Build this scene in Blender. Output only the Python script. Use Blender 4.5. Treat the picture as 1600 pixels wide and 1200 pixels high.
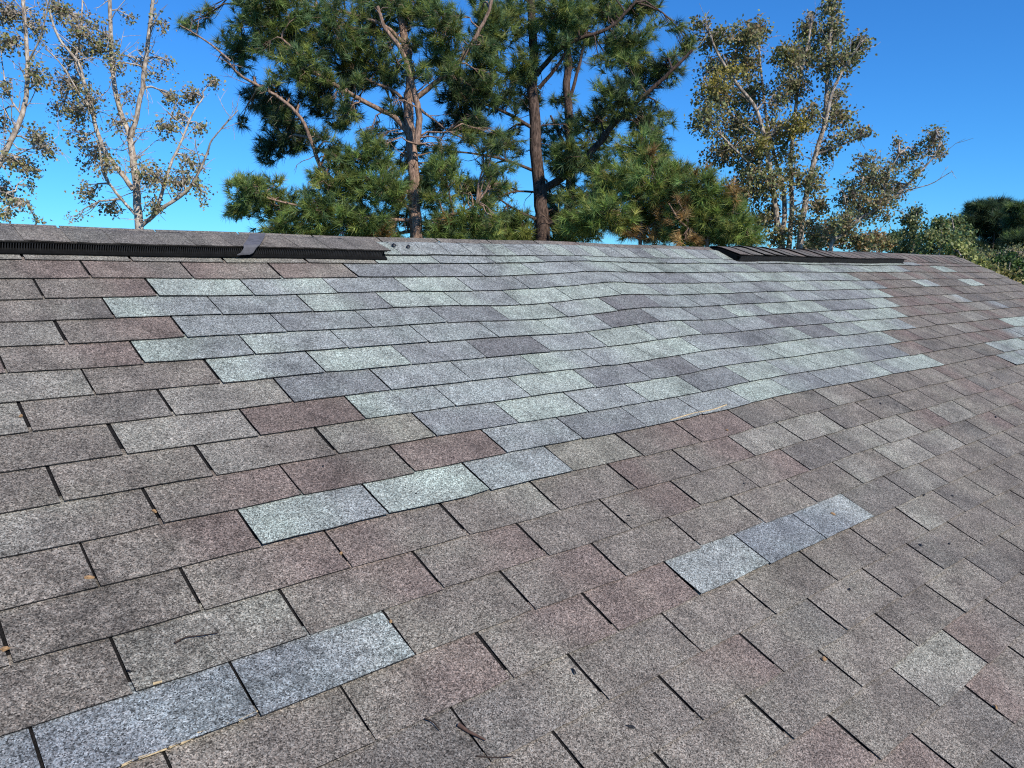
import bpy, math, random
import numpy as np
from mathutils import Vector, Matrix

for o in list(bpy.data.objects):
    bpy.data.objects.remove(o)
scene = bpy.context.scene
col = scene.collection
rng = np.random.default_rng(7)
random.seed(7)

# ------------------------------------------------------------------ camera
# Roof frame: tab width T, course exposure E*T, x along the ridge, y up the slope, n off the roof.
T = 0.3048
E = 0.40462321
ALPHA = math.radians(25.84)                 # roof pitch
CA, SA = math.cos(ALPHA), math.sin(ALPHA)
VR = -0.85                                  # course coordinate of the ridge
RIDGE_Z = 5.2                               # ridge above the ground
FPX = 1258.05                               # focal length in photo pixels (1600 wide)
RC = np.array([[0.74693573, -0.59841079, 0.28981294],
               [-0.09185497, -0.52456795, -0.84639892],
               [0.65852083, 0.60558483, -0.44678555]])
TC = np.array([-1.0441353, -1.87389093, 11.47864377])
PW = np.array([[1, 0, 0], [0, CA, -SA], [0, SA, CA]])     # roof frame -> world


def roof(u, v, n=0.0):
    """world point on the front slope: u tabs along, v courses down, n metres off the deck"""
    d = (v - VR) * E * T                    # distance down the slope from the ridge
    return np.array([u * T, -d * CA - n * SA, RIDGE_Z - d * SA + n * CA])


cam_plane = -RC.T @ TC                      # in tabs
CAM = roof(cam_plane[0], -cam_plane[1] / E, cam_plane[2] * T)
AX = PW @ RC.T                              # columns: right, down, forward in world
cam_data = bpy.data.cameras.new("camera")
cam_data.sensor_width = 36.0
cam_data.lens = FPX / 1600 * 36
cam_data.clip_start = 0.05
cam_data.clip_end = 6000
cam = bpy.data.objects.new("camera", cam_data)
col.objects.link(cam)
m = Matrix.Identity(4)
for r in range(3):
    m[r][0], m[r][1], m[r][2], m[r][3] = AX[r, 0], -AX[r, 1], -AX[r, 2], CAM[r]
cam.matrix_world = m
scene.camera = cam


def at(px, py, dist):
    """world point seen at a photo pixel, dist metres ahead of the camera"""
    d = AX[:, 0] * ((px - 800) / FPX) + AX[:, 1] * ((py - 600) / FPX) + AX[:, 2]
    return CAM + d * dist


def project(p):
    q = AX.T @ (np.asarray(p) - CAM)
    return FPX * q[0] / q[2] + 800, FPX * q[1] / q[2] + 600, q[2]


# ------------------------------------------------------------------ sky, sun, exposure
fwd = AX[:, 2].copy(); fwd[2] = 0; fwd /= np.linalg.norm(fwd)
right = np.array([fwd[1], -fwd[0], 0])
SUN_SIDE, SUN_EL = math.radians(38), math.radians(38)
hz = -fwd * math.cos(SUN_SIDE) + right * math.sin(SUN_SIDE)
sun_dir = hz * math.cos(SUN_EL) + np.array([0, 0, math.sin(SUN_EL)])
world = bpy.data.worlds.new("World")
scene.world = world
world.use_nodes = True
wn = world.node_tree.nodes
sky = wn.new("ShaderNodeTexSky")
sky.sky_type = 'NISHITA'
sky.sun_disc = False
sky.sun_elevation = SUN_EL
sky.sun_rotation = math.atan2(sun_dir[0], sun_dir[1])
sky.air_density = 1.0
sky.dust_density = 0.0
sky.ozone_density = 10.0
wn["Background"].inputs[1].default_value = 0.15
deep = wn.new("ShaderNodeMix")               # the phone's vivid rendering of a clear autumn sky
deep.data_type = 'RGBA'; deep.blend_type = 'MULTIPLY'
deep.inputs[0].default_value = 1.0
deep.inputs[7].default_value = (0.36, 0.80, 1.08, 1)
world.node_tree.links.new(sky.outputs[0], deep.inputs[6])
world.node_tree.links.new(deep.outputs[2], wn["Background"].inputs[0])
sun_data = bpy.data.lights.new("sun", 'SUN')
sun_data.energy = 5.0
sun_data.angle = math.radians(0.53)
sun_data.color = (1.0, 0.93, 0.82)
sun = bpy.data.objects.new("sun", sun_data)
sun.rotation_euler = Vector(sun_dir).to_track_quat('Z', 'Y').to_euler()
sun.location = (0, 0, 30)
col.objects.link(sun)
scene.view_settings.view_transform = 'Standard'
scene.view_settings.look = 'None'
scene.view_settings.exposure = 0.0
scene.view_settings.gamma = 1.0
scene.view_settings.use_curve_mapping = False
scene.cycles.use_denoising = False
scene.cycles.max_bounces = 6
scene.cycles.filter_width = 1.15


# ------------------------------------------------------------------ helpers
def tag(o, label=None, cat=None, group=None, kind=None):
    for k, v in (("label", label), ("category", cat), ("group", group), ("kind", kind)):
        if v:
            o[k] = v
    return o


def empty(name, loc):
    o = bpy.data.objects.new(name, None)
    o.location = loc
    o.empty_display_size = 0.2
    col.objects.link(o)
    return o


WORLD_LOC = {}


def world_loc(o):
    p = np.zeros(3)
    while o is not None:
        p += np.array(o.location)
        o = o.parent
    return p


def build(name, verts, faces, mat, parent=None, origin=None, tint=None, smooth=False):
    """mesh object from world-space arrays; faces are tuples of indices or an (n,3)/(n,4) array"""
    verts = np.asarray(verts, dtype=np.float64)
    org = np.asarray(origin if origin is not None else verts.mean(0), dtype=float)
    me = bpy.data.meshes.new(name)
    if isinstance(faces, np.ndarray):
        n, k = faces.shape
        me.vertices.add(len(verts))
        me.vertices.foreach_set("co", (verts - org).astype(np.float32).ravel())
        me.loops.add(n * k)
        me.loops.foreach_set("vertex_index", faces.astype(np.int32).ravel())
        me.polygons.add(n)
        me.polygons.foreach_set("loop_start", np.arange(0, n * k, k, dtype=np.int32))
        me.polygons.foreach_set("loop_total", np.full(n, k, dtype=np.int32))
        me.update(calc_edges=True)
    else:
        me.from_pydata([tuple(v) for v in (verts - org)], [], faces)
    if tint is not None:
        tint = np.asarray(tint, dtype=np.float32)
        a = me.color_attributes.new("tint", 'FLOAT_COLOR', 'POINT')
        a.data.foreach_set("color", np.concatenate([tint, np.ones((len(tint), 1), np.float32)], 1).ravel())
    if smooth:
        me.polygons.foreach_set("use_smooth", np.ones(len(me.polygons), dtype=bool))
    me.materials.append(mat)
    o = bpy.data.objects.new(name, me)
    o.location = org
    if parent is not None:
        o.parent = parent
        o.location = org - world_loc(parent)
    col.objects.link(o)
    return o


class Geo:
    def __init__(self):
        self.v, self.f, self.t, self.n = [], [], [], 0

    def add(self, verts, faces, tint):
        verts = np.asarray(verts, float)
        self.v.append(verts)
        self.f.append(np.asarray(faces, int) + self.n)
        tint = np.asarray(tint, float)
        self.t.append(np.broadcast_to(tint, (len(verts), 3)))
        self.n += len(verts)

    def build(self, name, mat, parent=None, origin=None, smooth=False):
        return build(name, np.concatenate(self.v), np.concatenate(self.f), mat, parent, origin,
                     np.concatenate(self.t), smooth)


def srgb(r, g, b):
    return np.array([((c / 255 + 0.055) / 1.055) ** 2.4 if c > 10 else c / 255 / 12.92 for c in (r, g, b)])


def nodes_of(name):
    mt = bpy.data.materials.new(name)
    mt.use_nodes = True
    nt = mt.node_tree
    return mt, nt, nt.nodes["Principled BSDF"], nt.links.new


def ramp(nt, stops):
    r = nt.nodes.new("ShaderNodeValToRGB")
    e = r.color_ramp.elements
    while len(e) < len(stops):
        e.new(0.5)
    for i, (p, c) in enumerate(stops):
        e[i].position = p
        e[i].color = (c[0], c[1], c[2], 1) if not isinstance(c, (int, float)) else (c, c, c, 1)
    return r


def mat_granule():
    """asphalt shingle: every granule a cell of its own brightness, on the tint of the tab"""
    mt, nt, bs, link = nodes_of("shingle_granules")
    geo = nt.nodes.new("ShaderNodeNewGeometry")
    at_ = nt.nodes.new("ShaderNodeAttribute"); at_.attribute_name = "tint"
    v1 = nt.nodes.new("ShaderNodeTexVoronoi"); v1.inputs["Scale"].default_value = 500
    v2 = nt.nodes.new("ShaderNodeTexVoronoi"); v2.inputs["Scale"].default_value = 210
    link(geo.outputs["Position"], v1.inputs["Vector"]); link(geo.outputs["Position"], v2.inputs["Vector"])
    s1 = nt.nodes.new("ShaderNodeSeparateColor"); link(v1.outputs["Color"], s1.inputs[0])
    s2 = nt.nodes.new("ShaderNodeSeparateColor"); link(v2.outputs["Color"], s2.inputs[0])
    r1 = ramp(nt, [(0.0, 0.13), (0.16, 0.44), (0.5, 0.93), (0.84, 1.5), (1.0, 2.0)])
    link(s1.outputs[0], r1.inputs[0])
    r2 = ramp(nt, [(0.0, 0.72), (0.4, 0.94), (0.75, 1.06), (1.0, 1.3)])
    link(s2.outputs[0], r2.inputs[0])
    hue = ramp(nt, [(0.0, (1.06, 0.985, 0.96)), (0.5, (1, 1, 1)), (1.0, (0.95, 1.0, 1.05))])
    link(s1.outputs[1], hue.inputs[0])
    # broad weathering, a few centimetres to a metre
    n1 = nt.nodes.new("ShaderNodeTexNoise"); n1.inputs["Scale"].default_value = 14; n1.inputs["Detail"].default_value = 5
    link(geo.outputs["Position"], n1.inputs["Vector"])
    w1 = ramp(nt, [(0.30, 0.76), (0.5, 1.0), (0.70, 1.18)]); link(n1.outputs["Fac"], w1.inputs[0])
    n2 = nt.nodes.new("ShaderNodeTexNoise"); n2.inputs["Scale"].default_value = 2.3; n2.inputs["Detail"].default_value = 8
    n2.inputs["Roughness"].default_value = 0.7
    link(geo.outputs["Position"], n2.inputs["Vector"])
    w2 = ramp(nt, [(0.32, 0.74), (0.46, 1.0), (0.66, 1.08)]); link(n2.outputs["Fac"], w2.inputs[0])
    # granule blends drift softly from greenish to violet grey, and dark algae speckle gathers in patches
    n3 = nt.nodes.new("ShaderNodeTexNoise"); n3.inputs["Scale"].default_value = 6; n3.inputs["Detail"].default_value = 3
    link(geo.outputs["Position"], n3.inputs["Vector"])
    w3 = ramp(nt, [(0.34, (0.90, 0.895, 0.912)), (0.5, (1, 1, 1)), (0.66, (1.06, 1.09, 1.07))]); link(n3.outputs["Fac"], w3.inputs[0])
    n4 = nt.nodes.new("ShaderNodeTexNoise"); n4.inputs["Scale"].default_value = 60; n4.inputs["Detail"].default_value = 4
    n5 = nt.nodes.new("ShaderNodeTexNoise"); n5.inputs["Scale"].default_value = 1.7; n5.inputs["Detail"].default_value = 3
    link(geo.outputs["Position"], n4.inputs["Vector"]); link(geo.outputs["Position"], n5.inputs["Vector"])
    ad = nt.nodes.new("ShaderNodeMath"); ad.operation = 'ADD'; link(n4.outputs["Fac"], ad.inputs[0]); link(n5.outputs["Fac"], ad.inputs[1])
    w4 = ramp(nt, [(0.0, 1.0), (0.555, 1.0), (0.65, 0.66)]); hf = nt.nodes.new("ShaderNodeMath"); hf.operation = 'MULTIPLY'; hf.inputs[1].default_value = 0.5
    link(ad.outputs[0], hf.inputs[0]); link(hf.outputs[0], w4.inputs[0])
    cur = at_.outputs["Color"]
    for x in (r1, r2, hue, w1, w2, w3, w4):
        mx = nt.nodes.new("ShaderNodeMix"); mx.data_type = 'RGBA'; mx.blend_type = 'MULTIPLY'
        mx.inputs[0].default_value = 1.0
        link(cur, mx.inputs[6]); link(x.outputs[0], mx.inputs[7])
        cur = mx.outputs[2]
    link(cur, bs.inputs["Base Color"])
    bs.inputs["Roughness"].default_value = 0.92
    bs.inputs["Specular IOR Level"].default_value = 0.25
    bp = nt.nodes.new("ShaderNodeBump"); bp.inputs["Strength"].default_value = 0.5; bp.inputs["Distance"].default_value = 0.002
    link(s1.outputs[2], bp.inputs["Height"]); link(bp.outputs[0], bs.inputs["Normal"])
    return mt


def mat_plain(name, c, rough=0.6, var=0.0, scale=30, spec=0.4):
    mt, nt, bs, link = nodes_of(name)
    bs.inputs["Roughness"].default_value = rough
    bs.inputs["Specular IOR Level"].default_value = spec
    geo = nt.nodes.new("ShaderNodeNewGeometry")
    n = nt.nodes.new("ShaderNodeTexNoise"); n.inputs["Scale"].default_value = scale; n.inputs["Detail"].default_value = 6
    link(geo.outputs["Position"], n.inputs["Vector"])
    c = np.array(c)
    r = ramp(nt, [(0.3, tuple(c * (1 - var))), (0.7, tuple(c * (1 + var)))])
    link(n.outputs["Fac"], r.inputs[0]); link(r.outputs[0], bs.inputs["Base Color"])
    return mt


def mat_bark(name, dark, light, sx=9, sz=2.0, bump=0.03):
    mt, nt, bs, link = nodes_of(name)
    geo = nt.nodes.new("ShaderNodeNewGeometry")
    mp = nt.nodes.new("ShaderNodeMapping"); mp.inputs["Scale"].default_value = (sx, sx, sz)
    link(geo.outputs["Position"], mp.inputs["Vector"])
    n = nt.nodes.new("ShaderNodeTexNoise"); n.inputs["Scale"].default_value = 2.2; n.inputs["Detail"].default_value = 7
    n.inputs["Roughness"].default_value = 0.7
    link(mp.outputs[0], n.inputs["Vector"])
    r = ramp(nt, [(0.36, dark), (0.50, tuple((np.array(dark) + np.array(light)) / 2)), (0.62, light)])
    link(n.outputs["Fac"], r.inputs[0]); link(r.outputs[0], bs.inputs["Base Color"])
    bs.inputs["Roughness"].default_value = 0.95
    bs.inputs["Specular IOR Level"].default_value = 0.1
    bp = nt.nodes.new("ShaderNodeBump"); bp.inputs["Distance"].default_value = bump; bp.inputs["Strength"].default_value = 0.8
    link(n.outputs["Fac"], bp.inputs["Height"]); link(bp.outputs[0], bs.inputs["Normal"])
    return mt


def mat_leaf(name, trans=0.3, rough=0.55):
    mt, nt, bs, link = nodes_of(name)
    at_ = nt.nodes.new("ShaderNodeAttribute"); at_.attribute_name = "tint"
    link(at_.outputs["Color"], bs.inputs["Base Color"])
    bs.inputs["Roughness"].default_value = rough
    bs.inputs["Specular IOR Level"].default_value = 0.35
    tr = nt.nodes.new("ShaderNodeBsdfTranslucent"); link(at_.outputs["Color"], tr.inputs[0])
    mx = nt.nodes.new("ShaderNodeMixShader"); mx.inputs[0].default_value = trans
    link(bs.outputs[0], mx.inputs[1]); link(tr.outputs[0], mx.inputs[2])
    link(mx.outputs[0], nt.nodes["Material Output"].inputs[0])
    return mt


M_GRAN = mat_granule()
M_BLACK = mat_plain("black_vent_plastic", (0.006, 0.006, 0.006), 0.8, 0.35, 60, 0.12)
M_FIN = mat_plain("vent_louvre_plastic", (0.03, 0.03, 0.031), 0.7, 0.35, 60, 0.2)
M_TAR = mat_plain("roof_tar", (0.008, 0.008, 0.009), 0.5, 0.3, 200)
M_WALL = mat_plain("painted_siding", (0.55, 0.53, 0.48), 0.7, 0.05, 4)
M_TRIM = mat_plain("painted_trim", (0.50, 0.48, 0.44), 0.6, 0.1, 8)
M_STRAW = mat_plain("dry_straw", (0.46, 0.35, 0.20), 0.85, 0.45, 140)
M_TWIG = mat_plain("dark_twig", (0.035, 0.022, 0.016), 0.9, 0.4, 120)
M_FELT = mat_plain("smooth_shingle_back", (0.11, 0.108, 0.118), 0.75, 0.25, 50)
M_PINE = mat_leaf("pine_needles", 0.36, 0.45)
M_LEAF = mat_leaf("broad_leaves", 0.3, 0.5)
M_PBARK = mat_bark("pine_bark", (0.09, 0.058, 0.043), (0.47, 0.32, 0.24))
M_DBARK = mat_bark("dark_shaded_pine_bark", (0.025, 0.018, 0.016), (0.165, 0.115, 0.092))  # bark colour darkened to hold the shade their own foliage casts on limbs
M_WBARK = mat_bark("pale_bark", (0.20, 0.15, 0.11), (0.64, 0.55, 0.45), 6, 3.5, 0.01)
M_GBARK = mat_bark("grey_bark", (0.09, 0.068, 0.05), (0.58, 0.49, 0.40), 6, 3.0, 0.01)
M_SOIL = mat_plain("grass_and_leaf_litter", (0.07, 0.075, 0.03), 0.95, 0.5, 0.8, 0.1)

# ------------------------------------------------------------------ ground
g = np.array([[-3000, -3000, 0], [3000, -3000, 0], [3000, 3000, 0], [-3000, 3000, 0]], float)
tag(build("ground", g, [(0, 1, 2, 3)], M_SOIL, origin=(0, 0, 0)), "flat grassy ground far below the roof", "ground", kind="structure")


# ------------------------------------------------------------------ the house and its roof
def sstep(a, b, x):
    t = np.clip((x - a) / (b - a), 0, 1)
    return t * t * (3 - 2 * t)


def hump(u, v):
    """how far the sheathing stands off its true plane (metres)"""
    a = 0.019 * sstep(0.3, 2.6, u) * (1 - 0.55 * sstep(11, 15, v))
    a = a + 0.012 * np.exp(-((u - 2.45) / 0.6) ** 2) * np.exp(-((v - 3.6) / 2.6) ** 2)
    a = a - 0.007 * np.exp(-((u - 0.1) / 0.8) ** 2) * np.exp(-((v - 4.3) / 1.6) ** 2)
    a = a + 0.007 * sstep(-5.5, -3, u) * sstep(8, 12, v) * (1 - sstep(14, 17, v))
    a = a * (0.15 + 0.85 * sstep(-0.6, 1.6, v))
    a = a + 0.0018 * np.sin(u * 0.9 + 0.4 * v) + 0.0014 * np.sin(u * 2.3 - v * 0.7 + 1.3)
    return a


U0, U1, V1 = -20.0, 20.25, 36.0
NORMAL = np.array([0, -SA, CA])
house = empty("house", (0, 0, 0))
tag(house, "house roof of mixed grey and brown asphalt shingles with black ridge vents", "house")

# deck: front slope follows the hump, back slope plain, closed underneath
dg = Geo()
us = np.linspace(U0, U1, 122); vs = np.concatenate([np.linspace(VR, 14, 46), np.linspace(14.5, V1, 20)])
vv = np.array([roof(u, v, hump(u, max(v, 0.0)) - 0.001) for v in vs for u in us])
nu_ = len(us)
ff = [(r * nu_ + c, (r + 1) * nu_ + c, (r + 1) * nu_ + c + 1, r * nu_ + c + 1) for r in range(len(vs) - 1) for c in range(nu_ - 1)]
DARK = np.array([0.010, 0.009, 0.009])
dg.add(vv, ff, DARK)
top = np.array([roof(u, VR, hump(u, 0.0) - 0.001) for u in us])
back = top.copy(); dl = (V1 - VR) * E * T
back[:, 1] = dl * CA; back[:, 2] = RIDGE_Z - dl * SA
dg.add(np.concatenate([top, back]), [(c, c + 1, nu_ + c + 1, nu_ + c) for c in range(nu_ - 1)], srgb(128, 118, 115))
roof_o = dg.build("roof", M_GRAN, house, origin=(0, 0, RIDGE_Z))

# fascia, soffit and walls under the roof
eave_z = RIDGE_Z - dl * SA; eave_y = dl * CA
def boxmesh(x0, x1, y0, y1, z0, z1):
    v = np.array([[x, y, z] for x in (x0, x1) for y in (y0, y1) for z in (z0, z1)])
    f = [(0, 1, 3, 2), (4, 6, 7, 5), (0, 4, 5, 1), (2, 3, 7, 6), (0, 2, 6, 4), (1, 5, 7, 3)]
    return v, f
XA, XB = U0 * T, U1 * T
for s in (-1, 1):
    v, f = boxmesh(XA, XB, s * (eave_y + 0.02) - 0.012, s * (eave_y + 0.02) + 0.012, eave_z - 0.19, eave_z - 0.012)
    build("fascia", v, f, M_TRIM, house)
    v, f = boxmesh(XA + 0.35, XB - 0.3, s * (eave_y - 0.45) - 0.06, s * (eave_y - 0.45) + 0.06, 0, eave_z - 0.02)
    build("wall", v, f, M_WALL, house)
for x in (XA + 0.35, XB - 0.42):
    y = eave_y - 0.39
    zz = RIDGE_Z - y * math.tan(ALPHA) - 0.06
    v = np.array([[x + d, yy, z] for d in (0, 0.12) for yy, z in ((-y, 0), (y, 0), (y, zz), (0, RIDGE_Z - 0.06), (-y, zz))])
    f = [(0, 1, 2, 3, 4), (9, 8, 7, 6, 5)] + [(i, i + 5, (i + 1) % 5 + 5, (i + 1) % 5) for i in range(5)]
    build("wall", v, f, M_WALL, house)
for s in (-1, 1):
    for x in (XA, XB):
        v = []
        for d in (-0.012, 0.012):
            for yy, dz in ((0, -0.012), (s * eave_y, -0.012), (s * eave_y, -0.17), (0, -0.17)):
                v.append([x + d, yy, RIDGE_Z - abs(yy) * math.tan(ALPHA) + dz])
        f = [(0, 1, 2, 3), (7, 6, 5, 4)] + [(i, i + 4, (i + 1) % 4 + 4, (i + 1) % 4) for i in range(4)]
        build("rake_board", v, f, M_TRIM, house)

# ------------------------------------------------------------------ shingle tabs
PAL = {
    'O': (134, 127, 123), 'R': (132, 119, 116), 'G': (146, 142, 138), 'D': (123, 118, 116), 'W': (155, 152, 145),
    'M': (166, 175, 173), 'B': (153, 158, 162), 'S': (140, 143, 148), 'P': (126, 126, 131), 'U': (138, 143, 151), 'L': (159, 164, 167),
}
PAL = {k: srgb(*c) / np.array([1.24, 1.25, 1.40]) for k, c in PAL.items()}     # swatches read in sun and blue skylight
NEW = set("MBSPUL")
ROWS = {   # replacement shingles: course -> (first tab, codes); two letters blend across the tab
    1: (-2, "M B M B M M B M B B M M B M M M B"),
    2: (-2, "S S BM B BM M M M BM S SB M BM BM M MB"),
    3: (-5, "M BM B M BS SB B BS S B BM M MB B BM"),
    4: (-5, "MB B MS M MB M M M BM M B SB M BM M B"),
    5: (-5, "B SB B S M BM P B B S BM B BS S BM"),
    6: (-5, "MB MB B B BM MB P B S MB M M S SB M"),
    7: (-5, "MB M S P B M BM S B P S MB M M"),
    8: (-4, "S B B MB BM M B S SM P MB M MB"),
    9: (-4, "MB B M S SP B BM M MB B BM"),
    10: (-3, "S M B M S M BM M MS S"),
    11: (-3, "B S B B M BS B BM BM M"),
    12: (-5, "MB M B"),
    15: (-8, "LU U UL"),
    16: (-2, "L U UL"),
}
OVER = {}
for k, (i0, s) in ROWS.items():
    for j, c in enumerate(s.split()):
        OVER[(k, i0 + j)] = c
OVER.update({
    (1, -7): 'G', (1, -6): 'G', (1, -5): 'G', (1, -4): 'WG', (1, -3): 'G',
    (2, -7): 'RO', (2, -6): 'OR', (2, -5): 'RO', (2, -4): 'RO', (2, -3): 'RO',
    (3, -7): 'GO', (3, -6): 'OR', (4, -7): 'O', (4, -6): 'OD', (5, -7): 'OG', (5, -6): 'OR', (6, -7): 'R', (6, -6): 'OR',
    (7, -7): 'G', (7, -6): 'O', (8, -7): 'G', (8, -6): 'OD', (8, -5): 'G',
    (9, -7): 'O', (9, -6): 'G', (9, -5): 'R', (10, -7): 'O', (10, -6): 'O', (10, -5): 'GO', (10, -4): 'GW',
    (11, -7): 'GO', (11, -6): 'OR', (11, -5): 'RO', (11, -4): 'R', (12, -7): 'O', (12, -6): 'OR',
    (12, -2): 'W', (12, -1): 'OR', (12, 0): 'R', (12, 1): 'DO', (12, 2): 'OD', (12, 3): 'GO',
    (13, -7): 'O', (13, -6): 'OR', (13, -5): 'RO', (13, -4): 'OG', (13, -3): 'O', (13, -2): 'RO', (13, -1): 'OR', (13, 0): 'G', (13, 1): 'G', (13, 2): 'DO',
    (14, -7): 'O', (14, -6): 'G', (14, -5): 'OR', (14, -4): 'OR', (14, -3): 'O', (14, -2): 'OR', (14, -1): 'O', (14, 0): 'OR', (14, 1): 'D', (14, 2): 'DG', (14, 3): 'G', (14, 5): 'G',
    (15, -5): 'O', (15, -4): 'OR', (15, -3): 'O', (15, 0): 'O', (15, 1): 'GO', (15, 2): 'G', (15, 3): 'DG',
    (16, -5): 'OR', (16, -4): 'OR', (16, -3): 'R', (16, 1): 'D', (16, 2): 'DG', (17, 1): 'GO', (17, 2): 'DO',
    (20, -1): 'G', (20, 0): 'RO', (21, -1): 'RO', (19, -3): 'O', (18, -3): 'OR', (17, -3): 'O',
    (2, 16): 'M', (4, 13): 'MB', (4, 16): 'M', (3, 12): 'G', (3, 13): 'RG', (6, 13): 'GL', (7, 13): 'G', (7, 14): 'DS', (7, 15): 'D',
    (8, 12): 'G', (9, 10): 'GO', (9, 13): 'M', (9, 14): 'M', (10, 12): 'RL', (10, 13): 'L', (11, 10): 'LM', (11, 11): 'M', (12, 10): 'BM', (12, 11): 'B',
    (13, 11): 'M', (12, 14): 'L',
})
NEW_PATCH = {2: (-2, 13), 3: (-5, 9), 4: (-5, 10), 5: (-5, 9), 6: (-5, 9), 7: (-5, 8), 8: (-4, 8), 9: (-4, 6), 10: (-3, 6), 11: (-3, 6)}


def tab_code(k, i):
    c = OVER.get((k, i))
    if c:
        return c
    r = random.Random(k * 977 + i * 131 + 5)
    if i >= 5:
        return r.choice(["O", "O", "OR", "RO", "OR", "O", "DO", "O", "OD"])
    return r.choice(["O", "O", "O", "OR", "O", "O", "OD", "DO", "O"])


def slot(k, i):
    """u of the slot on the left of tab i in course k, and its width in metres"""
    off = (0.24 if k % 2 == 0 else 0.75) - (0.03 if k > 12 else 0.0)
    r = random.Random(k * 31337 + i * 71)
    new = tab_code(k, i)[0] in NEW and tab_code(k, i - 1)[0] in NEW and k < 12
    near_new = tab_code(k, i)[0] in NEW or tab_code(k, i - 1)[0] in NEW
    w = r.uniform(0.0032, 0.0056) if new else (r.uniform(0.005, 0.0075) if near_new else (r.uniform(0.006, 0.0095) if i > -4 else r.choice((r.uniform(0.0042, 0.0065), r.uniform(0.0065, 0.010)))))
    return i + off + r.uniform(-0.012, 0.012), w


def tab_arrays(k, i):
    r = random.Random(k * 7919 + i * 104729)
    ua, wa = slot(k, i); ub, wb = slot(k, i + 1)
    ua += wa / 2 / T; ub -= wb / 2 / T
    ub = min(ub, U1)
    if ub - ua < 0.03:
        return None
    code = tab_code(k, i)
    ca = PAL[code[0]]; cb = PAL[code[-1]]
    g_ = 1 + r.uniform(-0.07, 0.07)
    new = code[0] in NEW
    near = new and (k >= 12)
    sealed = (not new) and k >= 12 and i >= -5
    thick = r.uniform(0.0012, 0.0030) if new else (0.0013 if sealed else 0.0026)
    ztop = 0.0012
    zb = (0.0046 if sealed else 0.0058) + r.uniform(0, 0.0012) + (0.0012 if new else 0.0)
    curl = [r.uniform(0, 0.0016) for _ in range(5)]
    if near:
        zb += 0.0015; curl = [r.uniform(0.0005, 0.0035) for _ in range(5)]
    skew = r.uniform(-0.010, 0.010); dv = r.uniform(-0.02, 0.02)
    fu = np.linspace(0, 1, 5); fv = np.array([0.0, 0.55, 1.0])
    nick = r.random() < 0.45
    pos, tint = [], []
    for b, q in enumerate(fv):
        for a, p in enumerate(fu):
            u = ua + (ub - ua) * p
            v = (k - 1.2) + (1.2 + dv + skew * (p - 0.5)) * q + (0.010 * r.uniform(-1, 1) if b == 2 else 0)
            if b == 2 and nick and a in (0, 4):
                v -= 0.03 * r.random()
            z = ztop + (zb - ztop) * q + (curl[a] if b == 2 else 0)
            pos.append((u, v, z))
            s_ = sstep(0.25, 0.75, p + 0.12 * math.sin(k * 2.1 + i * 1.7 + 3 * q))
            tint.append((ca * (1 - s_) + cb * s_) * g_)
    P_ = np.array([roof(u, v, hump(u, max(v, 0)) + z) for u, v, z in pos])
    tint = np.array(tint)
    faces = [(b * 5 + a, (b + 1) * 5 + a, (b + 1) * 5 + a + 1, b * 5 + a + 1) for b in range(2) for a in range(4)]
    # cut edges: butt, then the two slot sides
    rims = [[10 + a for a in range(5)], [0, 5, 10], [14, 9, 4]]
    V, F, C = [P_], list(faces), [tint]
    n = 15
    edge = np.array([0.020, 0.019, 0.019]) * r.uniform(0.7, 3.0) if new else (np.array([0.085, 0.076, 0.072]) if sealed else np.array([0.032, 0.029, 0.027]))
    for rim in rims:
        m_ = len(rim)
        up = P_[rim]; lo = up - NORMAL * thick
        V += [up, lo]; C.append(np.tile(edge, (2 * m_, 1)))
        for a in range(m_ - 1):
            F.append((n + a, n + m_ + a, n + m_ + a + 1, n + a + 1))
        n += 2 * m_
    return np.concatenate(V), np.array(F), np.concatenate(C)


cands, far = [], Geo()
for k in range(0, 37):
    for i in range(int(U0), int(U1) + 1):
        if slot(k, i)[0] >= U1 - 0.05 or (k == 36):
            continue
        cands.append((k, i))
scored = []
for k, i in cands:
    off = slot(k, i)[0]
    c4 = [project(roof(off + du, k - dv_)) for du, dv_ in ((0, 0), (1, 0), (1, 1), (0, 1))]
    if min(c[2] for c in c4) < 0.3:
        scored.append((0, k, i)); continue
    xs = [min(max(c[0], 0), 1600) for c in c4]; ys = [min(max(c[1], 0), 1200) for c in c4]
    area = 0.5 * abs(sum(xs[a] * ys[(a + 1) % 4] - xs[(a + 1) % 4] * ys[a] for a in range(4)))
    scored.append((area, k, i))
scored.sort(key=lambda s: -s[0])
single = {(k, i) for a, k, i in scored[:298] if a > 30}
for k, i in cands:
    arr = tab_arrays(k, i)
    if arr is None:
        continue
    if (k, i) in single:
        o = build("shingle", arr[0], arr[1], M_GRAN, roof_o, tint=arr[2])
        c = tab_code(k, i)[0]
        if c in NEW:
            o["label"] = {"M": "pale mint-grey replacement shingle tab", "L": "pale blue-grey replacement shingle tab",
                          "B": "blue-grey replacement shingle tab", "U": "denim-blue replacement shingle tab",
                          "S": "slate-grey replacement shingle tab", "P": "dark purplish-grey replacement shingle tab"}[c]
    else:
        far.add(*arr)
tag(far.build("small_and_distant_shingles", M_GRAN, roof_o), kind="stuff")


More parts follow.
